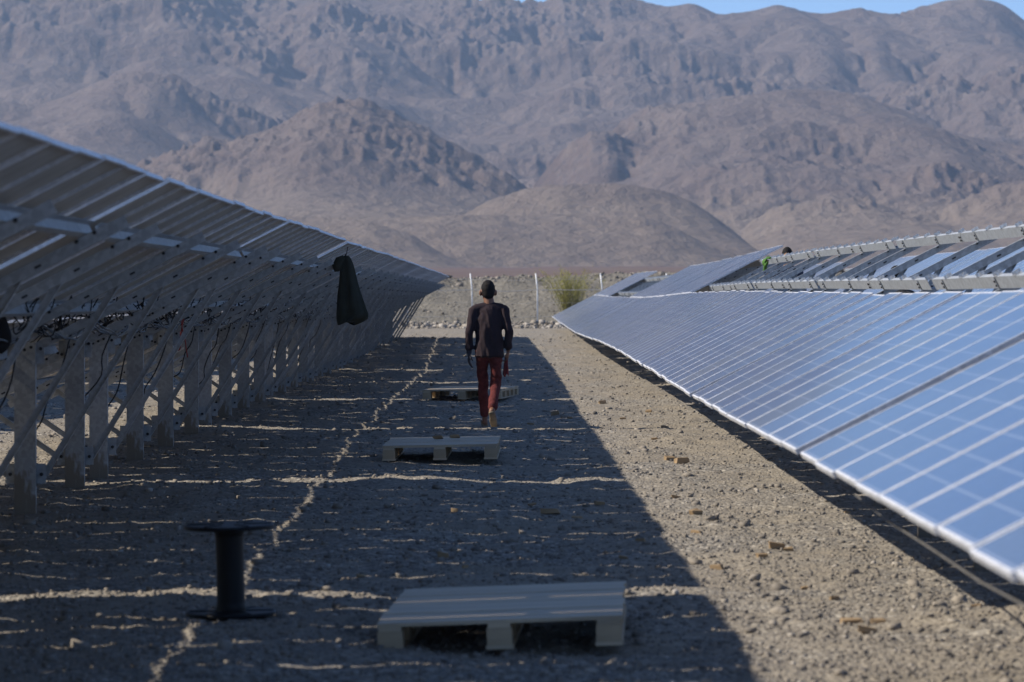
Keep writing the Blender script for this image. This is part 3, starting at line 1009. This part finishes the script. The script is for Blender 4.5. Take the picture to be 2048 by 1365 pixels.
for px, py, sz, lab in [
        (910, 1024, 18, 'small brown offcut in shade just in front of the middle pallet'),
        (885, 1114, 26, 'brown offcut in shade just beyond the closest pallet\'s far corner'),
        (930, 1138, 16, 'small dark offcut in shade right behind the closest pallet'),
        (722, 1155, 22, 'brown offcut in shade between the cable spool and the closest pallet'),
        (1200, 1011, 24, 'dark brown offcut in shade close to the shade edge beyond the big chunk'),
        (1282, 1084, 22, 'reddish offcut in shade touching the edge of the sunlit strip'),
        (1248, 1118, 22, 'dark offcut in shade beyond the closest pallet\'s corner near the sunlit strip'),
        (1065, 1011, 18, 'small offcut in shade just beyond the big brown chunk'),
        (1112, 832, 18, 'dark offcut in shade beside the walking man\'s legs'),
        (1140, 838, 12, 'tiny dark chip in shade between the walking man and the sunlit strip'),
        (1062, 850, 14, 'tiny dark chip in shade right behind the walking man\'s heel')]:
    offcut(px, py, sz, lab)
zt = gz(-.655, 36.7) + .155
for px, lab in ((878, 'flat dark offcut resting on the middle pallet'), (910, 'upright brown offcut resting on the middle pallet')):
    o = offcut(px, 884, 20, lab)
    o.location = ((px - VX) * 36.9 / F, 36.9, zt + (.012 if px < 900 else .022))


# ------------------------------------------------------------------ fence and bush
fx0, fy0 = (1075 - VX) * 155 / F, 155.0
fence = empty('fence', (fx0, fy0, 0.44))
tag(fence, 'wire fence on thin white posts along the foot of the embankment', 'fence')
for i in range(-7, 9):
    x = i * 130 * 155 / F
    r_ = random.Random(i + 50)
    zb = gz(fx0 + x, fy0) - .44
    k = r_.uniform(-.02, .02)
    m = MB()
    m.tube([(x, 0, zb - .3), (x + k, 0, 1.15), (x + k - .01, 0, 1.55), (x + k - .07, 0, 2.07)], [.027, .027, .027, .025], 8)
    m.build('post', M_FPOST, fence, smooth=True)
for z, r_w in ((1.44, .014), (.42, .007), (.95, .004), (1.85, .005)):
    m = MB()
    pts = []
    for i in range(-28, 33):
        x = i * 130 * 155 / F / 4
        pts.append((x, -.045, z + .02 * math.sin(i * .9) - .03 * abs(math.sin(i * math.pi / 4)) + .012 * x * (.3 if z > 1.2 else 0)))
    m.tube(pts, r_w, 5)
    m.build('wire', M_WIRE, fence)

bxx, byy = (1143 - VX) * 159.5 / F, 159.5
bush = empty('bush', (bxx, byy, float(bermz(bxx, byy)) - .1))
tag(bush, 'feathery yellow-green bush growing behind the fence', 'bush')
m = MB(); tips = []
r_ = random.Random(5)
for k in range(64):
    a = r_.uniform(0, 2 * math.pi); sp_ = r_.uniform(.1, .75)
    h = r_.uniform(1.2, 2.05)
    pts = [Vector((r_.uniform(-.35, .35), r_.uniform(-.3, .3), 0))]
    for i in range(1, 6):
        t = i / 5
        pts.append(pts[0] + Vector((math.cos(a) * sp_ * h * t ** 1.3, math.sin(a) * sp_ * h * t ** 1.3, h * t)) + Vector((r_.uniform(-.03, .03),) * 3))
    m.tube(pts, [.014, .012, .009, .007, .005, .003], 4)
    tips.append(pts)
m.build('branches', M_TWIG, bush)
VV, FF = [], []
for pts in tips:
    for q in range(85):
        t = r_.uniform(.12, 1.0) ** .9 * 4.99
        i = int(t); p = pts[i].lerp(pts[i + 1], t - i)
        d = Vector((r_.gauss(0, 1), r_.gauss(0, 1), r_.uniform(.6, 2.2))).normalized()
        L = r_.uniform(.06, .20)
        p = p + Vector((r_.gauss(0, .06), r_.gauss(0, .06), r_.gauss(0, .05)))
        sd = d.orthogonal().normalized()
        sd = (Matrix.Rotation(r_.uniform(0, 6.28), 3, d) @ sd) * r_.uniform(.004, .010)
        b = len(VV)
        VV += [p - sd, p + sd, p + d * L]
        FF.append((b, b + 1, b + 2))
link_mesh('foliage', np_mesh('foliage', np.array([tuple(v) for v in VV]), np.array(FF), M_BUSH), bush)


# ------------------------------------------------------------------ people
def ring_loft(bm, rings, n=14):
    """rings: (centre, (half width along a), (half width along b), axis a, axis b)"""
    rows = []
    for c, ra, rb, a, b in rings:
        rows.append([bm.verts.new(c + a * ra * math.cos(2 * math.pi * k / n) + b * rb * math.sin(2 * math.pi * k / n)) for k in range(n)])
    for r0_, r1_ in zip(rows, rows[1:]):
        for k in range(n):
            bm.faces.new((r0_[k], r0_[(k + 1) % n], r1_[(k + 1) % n], r1_[k]))
    bm.faces.new(rows[0][::-1]); bm.faces.new(rows[-1])

def limb(bm, pts, rad, flat=1.0, side=(1, 0, 0), n=12, cap=.7):
    """tapering limb through pts with rounded ends"""
    pts = [Vector(p) for p in pts]
    rings = []
    N = len(pts)
    for i, p in enumerate(pts):
        d = (pts[min(i + 1, N - 1)] - pts[max(i - 1, 0)]).normalized()
        a = Vector(side); a = (a - d * a.dot(d)).normalized()
        b = d.cross(a)
        r_ = rad[i]
        ra, rb = (r_ if isinstance(r_, tuple) else (r_, r_ * flat))
        if i == 0:
            rings.append((p - d * min(ra, rb) * cap, ra * (.55 if cap > .3 else .9), rb * (.55 if cap > .3 else .9), a, b))
        rings.append((p, ra, rb, a, b))
        if i == N - 1:
            rings.append((p + d * min(ra, rb) * .7, ra * .55, rb * .55, a, b))
    ring_loft(bm, rings, n)

def ball(bm, c, r3, rot=None):
    mt = Matrix.Translation(Vector(c)) @ (rot.to_4x4() if rot else Matrix.Identity(4)) @ Matrix.Diagonal((*r3, 1))
    bmesh.ops.create_uvsphere(bm, u_segments=16, v_segments=10, radius=1.0, matrix=mt)

def finish(bm, name, mat, parent, voxel=.010, smooth=4, wrinkle=None):
    """join the overlapping solids into one continuous surface"""
    me = bpy.data.meshes.new(name); bm.to_mesh(me); bm.free()
    o = bpy.data.objects.new(name, me); C.objects.link(o)
    rm = o.modifiers.new('r', 'REMESH'); rm.mode = 'VOXEL'; rm.voxel_size = voxel
    sm = o.modifiers.new('s', 'SMOOTH'); sm.factor = .5; sm.iterations = smooth
    dg = bpy.context.evaluated_depsgraph_get()
    me2 = bpy.data.meshes.new_from_object(o.evaluated_get(dg))
    bpy.data.objects.remove(o); bpy.data.meshes.remove(me)
    me2.name = name
    n = len(me2.vertices)
    if wrinkle:
        co = np.empty(n * 3, np.float32); me2.vertices.foreach_get('co', co); co = co.reshape(-1, 3)
        no = np.empty(n * 3, np.float32); me2.vertices.foreach_get('normal', no); no = no.reshape(-1, 3)
        co = co + no * wrinkle(co)[:, None]
        me2.vertices.foreach_set('co', co.astype(np.float32).ravel())
    me2.materials.clear(); me2.materials.append(mat)
    me2.polygons.foreach_set('use_smooth', np.ones(len(me2.polygons), bool))
    me2.update()
    return link_mesh(name, me2, parent)

def hand(bm, wrist, d, palm_n, thumb_side, curl=.5, s=1.0):
    """palm with five bent fingers; d: along the hand, palm_n: the way the palm faces"""
    d = Vector(d).normalized(); pn = Vector(palm_n); pn = (pn - d * pn.dot(d)).normalized()
    ac = d.cross(pn) * thumb_side
    w0 = Vector(wrist)
    limb(bm, [w0, w0 + d * .045 * s, w0 + d * .085 * s], [(.026 * s, .018 * s), (.040 * s, .016 * s), (.042 * s, .014 * s)], side=ac)
    for i, (off, L) in enumerate(((.031, .072), (.011, .082), (-.010, .076), (-.030, .060))):
        b = w0 + d * .085 * s + ac * off * s
        a1, a2, a3 = curl * .5, curl * 1.2, curl * 1.7
        p1 = b + (d * math.cos(a1) + pn * math.sin(a1)) * L * .45 * s
        p2 = p1 + (d * math.cos(a2) + pn * math.sin(a2)) * L * .32 * s
        p3 = p2 + (d * math.cos(a3) + pn * math.sin(a3)) * L * .25 * s
        limb(bm, [b, p1, p2, p3], [.0095 * s, .009 * s, .008 * s, .007 * s], n=8)
    b = w0 + d * .025 * s + ac * .026 * s
    p1 = b + (d * .7 + ac * .55 + pn * .35).normalized() * .038 * s
    p2 = p1 + (d * .9 + ac * .1 + pn * .4).normalized() * .032 * s
    limb(bm, [b, p1, p2], [.013 * s, .0105 * s, .009 * s], n=8)

def person(label, loc, yaw, J, shirt, trouser, hair=M_HAIR, skin=M_SKIN, glove=None, glove2=None, s=1.0, cuff=.70, pant_end=.86):
    """J: joints of a figure that faces +Y. One continuous body; clothing, hair and shoes are its children."""
    root = empty('person', loc, (0, 0, yaw))
    root.scale = (s, s, s)
    tag(root, label, 'person')
    V3 = lambda k: Vector(J[k])
    X = Vector((1, 0, 0))
    # body ------------------------------------------------
    bm = bmesh.new()
    pel, che, nek, hd = V3('pelvis'), V3('chest'), V3('neck'), V3('head')
    limb(bm, [pel, pel.lerp(che, .5), che, nek - Vector((0, 0, .06))], [(.135, .085), (.12, .08), (.145, .09), (.10, .06)])
    limb(bm, [nek - Vector((0, 0, .05)), nek, hd - Vector((0, 0, .03))], [.062, .057, .056])
    ball(bm, hd + Vector((0, 0, .02)), (.073, .090, .108))
    f = hd + J.get('face', Vector((0, 1, 0))) * .03
    fd = J.get('face', Vector((0, 1, 0))).normalized(); fs = fd.cross(Vector((0, 0, 1))).normalized()
    ball(bm, hd + fd * .028 - Vector((0, 0, .055)), (.052, .055, .055))        # jaw
    limb(bm, [hd + fd * .088 + Vector((0, 0, .012)), hd + fd * .108 - Vector((0, 0, .022))], [.010, .016], n=8)   # nose
    ball(bm, hd + fd * .082 - Vector((0, 0, .062)), (.022, .016, .010))         # mouth
    for sg in (-1, 1):
        ball(bm, hd + fs * sg * .030 + fd * .083 + Vector((0, 0, .012)), (.014, .010, .009))  # eyes
        ball(bm, hd + fs * sg * .084 - fd * .008 + Vector((0, 0, -.004)), (.017, .024, .036))  # ears
    for sd in 'LR':
        sh, el, wr = V3('sh' + sd), V3('el' + sd), V3('wr' + sd)
        limb(bm, [sh, sh.lerp(el, .5), el, el.lerp(wr, .4), wr], [.044, .039, .033, .033, .024])
        hp, kn, an, toe = V3('hip' + sd), V3('kn' + sd), V3('an' + sd), V3('toe' + sd)
        limb(bm, [hp, hp.lerp(kn, .5), kn, kn.lerp(an, .35), an], [.070, .060, .044, .044, .032])
        hand(bm, wr, J['hd' + sd], J['pn' + sd], J['ts' + sd], J.get('curl' + sd, .5), .92)
        d = (toe - an); heel = an + Vector((J['heel' + sd]))
        limb(bm, [heel, heel.lerp(toe, .5) + Vector((0, 0, .012)), toe], [.034, .038, .030], side=(1, 0, 0))
        limb(bm, [an, heel], [.032, .032])
    finish(bm, 'body', skin, root, .0085, 3)
    # hair ------------------------------------------------
    bm = bmesh.new()
    ball(bm, hd + Vector((0, 0, .036)) - fd * .012, (.077, .091, .101))
    ball(bm, hd - fd * .040 - Vector((0, 0, .010)), (.065, .058, .068))
    finish(bm, 'hair', hair, root, .009, 2, lambda c: .003 * np.random.default_rng(1).uniform(-1, 1, len(c)))
    # shirt -----------------------------------------------
    bm = bmesh.new()
    hem = J['hem']
    bot = Vector((pel.x, pel.y, hem))
    mid = pel.lerp(che, .45)
    limb(bm, [bot, bot.lerp(mid, .6), mid.lerp(che, .3), che, che.lerp(nek, .55), nek - Vector((0, 0, .035))],
         [(.163, .124), (.156, .118), (.150, .112), (.162, .112), (.134, .090), (.062, .058)], n=20, cap=.12)
    limb(bm, [V3('shL') + Vector((.02, 0, .012)), nek - Vector((0, 0, .055)), V3('shR') + Vector((-.02, 0, .012))], [(.050, .052), (.064, .064), (.050, .052)], side=(0, 1, 0))
    limb(bm, [nek - Vector((0, 0, .055)), nek + Vector((0, -.004, -.012))], [.062, .057])
    for sd in 'LR':
        sh, el, wr = V3('sh' + sd), V3('el' + sd), V3('wr' + sd)
        e = el.lerp(wr, cuff)
        limb(bm, [sh, sh.lerp(el, .45), el, el.lerp(wr, cuff * .5), e], [.060, .055, .049, .047, .045])
        if cuff < .95:
            limb(bm, [el.lerp(wr, cuff - .13), e], [.049, .050])
    def wr_shirt(c):
        x, y, zz = c[:, 0], c[:, 1], c[:, 2]
        a = .006 * ridged(x * 11 + zz * 3, zz * 3.5 + y * 3, 3, 201) - .004 + .004 * vnoise(x * 30, zz * 9 + y * 12, 205)
        return a * np.clip((nek.z - zz) / .12, .15, 1)
    finish(bm, 'shirt', shirt, root, .0095, 3, wr_shirt)
    # trousers --------------------------------------------
    bm = bmesh.new()
    limb(bm, [pel + Vector((0, 0, .06)), pel - Vector((0, 0, .03))], [(.138, .096), (.144, .104)], n=18)
    for sd in 'LR':
        hp, kn, an = V3('hip' + sd), V3('kn' + sd), V3('an' + sd)
        e = kn.lerp(an, pant_end)
        limb(bm, [hp + Vector((0, 0, .03)), hp.lerp(kn, .25), hp.lerp(kn, .65), kn, kn.lerp(e, .5), e], [(.076, .094), (.074, .086), (.062, .068), (.056, .058), (.053, .054), (.048, .050)])
        limb(bm, [kn.lerp(e, .9), e + (an - kn).normalized() * .01], [.052, .054])
    def wr_tr(c):
        x, y, zz = c[:, 0], c[:, 1], c[:, 2]
        return .008 * fbm(x * 6 + 3, zz * 13 + x * 6, 3, 211) * np.clip((pel.z + .08 - zz) / .1, .2, 1)
    finish(bm, 'trousers', trouser, root, .0095, 3, wr_tr)
    for sd in 'LR':
        toe, an = V3('toe' + sd), V3('an' + sd)
        heel = an + Vector(J['heel' + sd])
        bm = bmesh.new()
        d = (toe - heel).normalized()
        dn = Vector((0, d.z, -d.y)) if d.y > 0 else Vector((0, -d.z, d.y))
        if dn.z > 0: dn = -dn
        limb(bm, [heel - d * .005 + dn * .022, heel.lerp(toe, .35) + dn * .020, heel.lerp(toe, .7) + dn * .018, toe + d * .03 + dn * .012], [(.037, .017), (.034, .016), (.044, .016), (.034, .015)])
        limb(bm, [heel.lerp(toe, .62) - dn * .012, toe + d * .02 - dn * .004], [(.043, .030), (.035, .024)])
        finish(bm, 'shoe', M_SOLE, root, .008, 2)
    for sd, gm in (('L', glove), ('R', glove2)):
        if gm:
            bm = bmesh.new()
            wr, d = V3('wr' + sd), Vector(J['hd' + sd]).normalized()
            gs = J.get('gs' + sd, 1.06)
            hand(bm, wr - d * .004, d, J['pn' + sd], J['ts' + sd], J.get('curl' + sd, .5), gs)
            if gs > 1.2:
                ball(bm, wr + d * .075, (.048, .042, .058))
            limb(bm, [wr - d * .05, wr], [.031, .030])
            finish(bm, 'glove', gm, root, .007, 2)
    return root

# the man walking away (feet near y=44)
J = dict(pelvis=(0, 0, .84), chest=(.0, .02, 1.17), neck=(0, .035, 1.37), head=(-.012, .05, 1.475), face=Vector((-.16, .98, 0)),
         hem=.775,
         shL=(-.162, .02, 1.285), elL=(-.215, -.035, 1.035), wrL=(-.218, .01, .815), hdL=(.0, .05, -1), pnL=(1, .2, 0), tsL=1, curlL=.45,
         shR=(.162, .02, 1.29), elR=(.217, -.03, 1.05), wrR=(.208, .03, .84), hdR=(-.06, .12, -1), pnR=(-1, .2, 0), tsR=-1, curlR=.95,
         hipL=(-.080, 0, .83), knL=(-.066, .17, .47), anL=(-.045, .24, .10), toeL=(-.055, .41, .045), heelL=(0, -.035, -.055),
         hipR=(.080, 0, .83), knR=(.070, .03, .45), anR=(.036, -.25, .20), toeR=(.056, -.15, .038), heelR=(-.004, -.065, -.010))
mx_, my_ = (978 - VX) * 44 / F, 44.0
man = person('man in plum shirt and maroon trousers walking away along the shaded path', (mx_, my_, gz(mx_, my_) - .005), 0, J, M_SHIRT, M_TROUSER, glove=M_GLOVE, cuff=.78)
# red cloth in his right hand: a held thing of its own
m = MB()
wr = Vector(J['wrR']) + Vector((mx_, my_, gz(mx_, my_)))
pts = []
nu, nv = 7, 9
for v in range(nv):
    t = v / (nv - 1)
    for u in range(nu):
        a = (u / (nu - 1) - .5)
        wd = .018 + .020 * t
        pts.append((wr.x - .015 - .012 * t + a * wd * 2 * .7, wr.y + .03 + .02 * math.sin(a * 9 + t * 2), wr.z - .075 - .20 * t + .02 * math.sin(a * 7)))
m.add(pts, [(v * nu + u, v * nu + u + 1, (v + 1) * nu + u + 1, (v + 1) * nu + u) for v in range(nv - 1) for u in range(nu - 1)])
o = m.build('red_cloth', M_REDCLOTH, smooth=True)
so = o.modifiers.new('t', 'SOLIDIFY'); so.thickness = .008
tag(o, 'crumpled red cloth held in the walking man\'s bare hand', 'cloth')

# a worker behind the rails with a green glove raised, another bent lower
def stand(zs=1.0, raise_r=False, bend=0.0):
    return dict(pelvis=(0, 0, .88), chest=(0, bend, 1.22), neck=(0, .02 + bend * 1.8, 1.43), head=(0, .045 + bend * 2.2, 1.545), face=(Vector((0, .5, -.85)) if raise_r else Vector((-.5, .85, 0))), hem=.80,
                shL=(-.175, bend, 1.34), elL=(-.24, .0 + bend, 1.07), wrL=(-.23, .14 + bend, .88), hdL=(0, .5, -1), pnL=(1, 0, 0), tsL=1,
                shR=(.175, bend, 1.34), elR=((.29, .22, 1.24) if raise_r else (.24, bend, 1.07)), wrR=((.345, .47, 1.39) if raise_r else (.23, .14 + bend, .88)),
                hdR=((0, .35, 1) if raise_r else (0, .5, -1)), pnR=(-1, .2, 0), tsR=-1, curlR=1.1 if raise_r else .5, gsR=1.35 if raise_r else 1.06,
                hipL=(-.085, 0, .86), knL=(-.09, .02, .48), anL=(-.10, -.01, .085), toeL=(-.115, .15, .035), heelL=(0, -.04, -.045),
                hipR=(.085, 0, .86), knR=(.09, .02, .48), anR=(.10, -.01, .085), toeR=(.115, .15, .035), heelR=(0, -.04, -.045))
wy = 61.9
wx = (1574 - VX) * wy / F
zt_ = CAM_H + (VY - 494) * wy / F
g0 = gz(wx, wy)
# he stands on a step of stacked pallets to reach the rails
step_h = zt_ - g0 - 1.665 * 1.06 - .03
st = empty('step_box', (wx, wy, g0 - .02))
tag(st, 'wooden step under the worker with the green glove', 'step')
m = MB(); m.box((-.35, -.3, step_h - .03), (.35, .3, step_h + .02)); m.build('tread', M_PALLET, st)
for q in (-.31, .27):
    m = MB(); m.box((q, -.28, 0), (q + .04, .28, step_h - .0305)); m.build('side_panel', M_PALLET, st)
person('dark-haired worker behind the bare rails reaching up with a green glove', (wx, wy, g0 + step_h), R(180), stand(raise_r=True), M_WORK1, M_WORK2, skin=M_TAN, glove2=M_GREEN, s=1.06, cuff=.4)
wy = 46.0
wx = (1803 - VX) * wy / F
zt_ = CAM_H + (VY - 534) * wy / F
person('dark-haired worker whose head shows low between the bare rails', (wx, wy, gz(wx, wy)), R(20), stand(bend=.05), M_WORK2, M_WORK1, skin=M_TAN, s=(zt_ - gz(wx, wy)) / 1.665)


# ------------------------------------------------------------------ hanging jackets
def jacket(label, x, y, ztop, outline, depth, seed, mat=M_JACKET):
    """cloth hung by its collar: rings of a folded sheet; outline: (drop, left, right)"""
    r_ = random.Random(seed)
    root = empty('jacket', (x, y, ztop))
    tag(root, label, 'jacket')
    n, rows = 36, []
    m = MB()
    ph = [r_.uniform(0, 6.28) for _ in range(4)]
    for d, a, b in outline:
        c, hw = (a + b) / 2, (b - a) / 2
        row = []
        for k in range(n):
            t = 2 * math.pi * k / n
            fold = 1 + .24 * math.sin(5 * t + ph[0]) * min(1, d * 3) + .05 * math.sin(11 * t + ph[1] + d * 3) * min(1, d * 2)
            row.append((c + hw * math.cos(t) * (1 + .03 * math.sin(7 * t + ph[2])), depth * min(1, .35 + d) * math.sin(t) * fold + .01 * math.sin(9 * d), -d + .018 * math.sin(2 * t + ph[3]) * min(1, d * 2)))
        rows.append(row)
    vs = [p for r2 in rows for p in r2]
    fs = [(i * n + k, i * n + (k + 1) % n, (i + 1) * n + (k + 1) % n, (i + 1) * n + k) for i in range(len(rows) - 1) for k in range(n)]
    fs.append(tuple(range(n)))
    m.add(vs, fs)
    o = m.build('jacket_body', mat, root, smooth=True)
    so = o.modifiers.new('t', 'SOLIDIFY'); so.thickness = .006
    ss = o.modifiers.new('s', 'SUBSURF'); ss.levels = 1; ss.render_levels = 1
    return root, outline
jy = 44.6
jp = jy / F
jx = (692 - VX) * jp
jz = CAM_H + (VY - 512) * jp
O = [((y - 512) * jp, (a - 692) * jp, (b - 692) * jp) for y, a, b in
     [(512, 688, 697), (516, 684, 700), (524, 682, 704), (536, 681, 708), (550, 680, 711), (566, 679, 715), (582, 676, 720), (600, 675, 726), (618, 674, 732), (632, 673, 738), (640, 674, 731), (648, 676, 708)]]
jr, _ = jacket('dark olive jacket hanging from the rails of the shaded row', jx, jy, jz, O, .11, 3)
m = MB()   # the sleeve bunched up at the shoulder
m.tube([(-.02, -.02, -.02), (-.07, -.03, -.05), (-.10, -.03, -.11), (-.085, -.02, -.165)], [.03, .05, .055, .045], 12)
m.build('sleeve', M_JACKET, jr, smooth=True)
m = MB()
m.tube([(-.005, .0, .02), (-.01, .0, -.02), (.01, -.01, -.03)], .006, 6)
m.tube([(0, 0, .0), (.02, .02, .10)], .005, 6)
m.build('hanging_loop', M_CABLE, jr)
jy2 = 24.0
q2 = jy2 / F
O2 = [((y - 605) * q2, (a + 20) * q2, (b + 20) * q2) for y, a, b in [(605, -24, -14), (615, -32, 0), (640, -40, 12), (665, -44, 20), (680, -46, 22), (695, -44, 14), (705, -40, 0)]]
jacket('dark brown garment bunched up at the edge of the photo under the shaded row', (-20 - VX) * q2, jy2, CAM_H + (VY - 605) * q2, O2, .09, 8, plain('dark_brown_cloth', (0.012, 0.009, 0.008), .9))


# ------------------------------------------------------------------ haze over the whole valley
m = MB()
m.box((-9500, -9500, -5), (9500, 4800, 420))
g = bpy.data.materials.new('haze_air')
g.use_nodes = True
t = g.node_tree
t.nodes.remove(t.nodes['Principled BSDF'])
pv = t.nodes.new('ShaderNodeVolumePrincipled')
pv.inputs['Color'].default_value = (0.50, 0.70, 1.0, 1)
pv.inputs['Density'].default_value = 0.00011
pv.inputs['Anisotropy'].default_value = 0.2
t.links.new(pv.outputs[0], t.nodes['Material Output'].inputs['Volume'])
hz = m.build('haze', g)
tag(hz, 'pale blue haze filling the valley air', 'haze', kind='stuff')
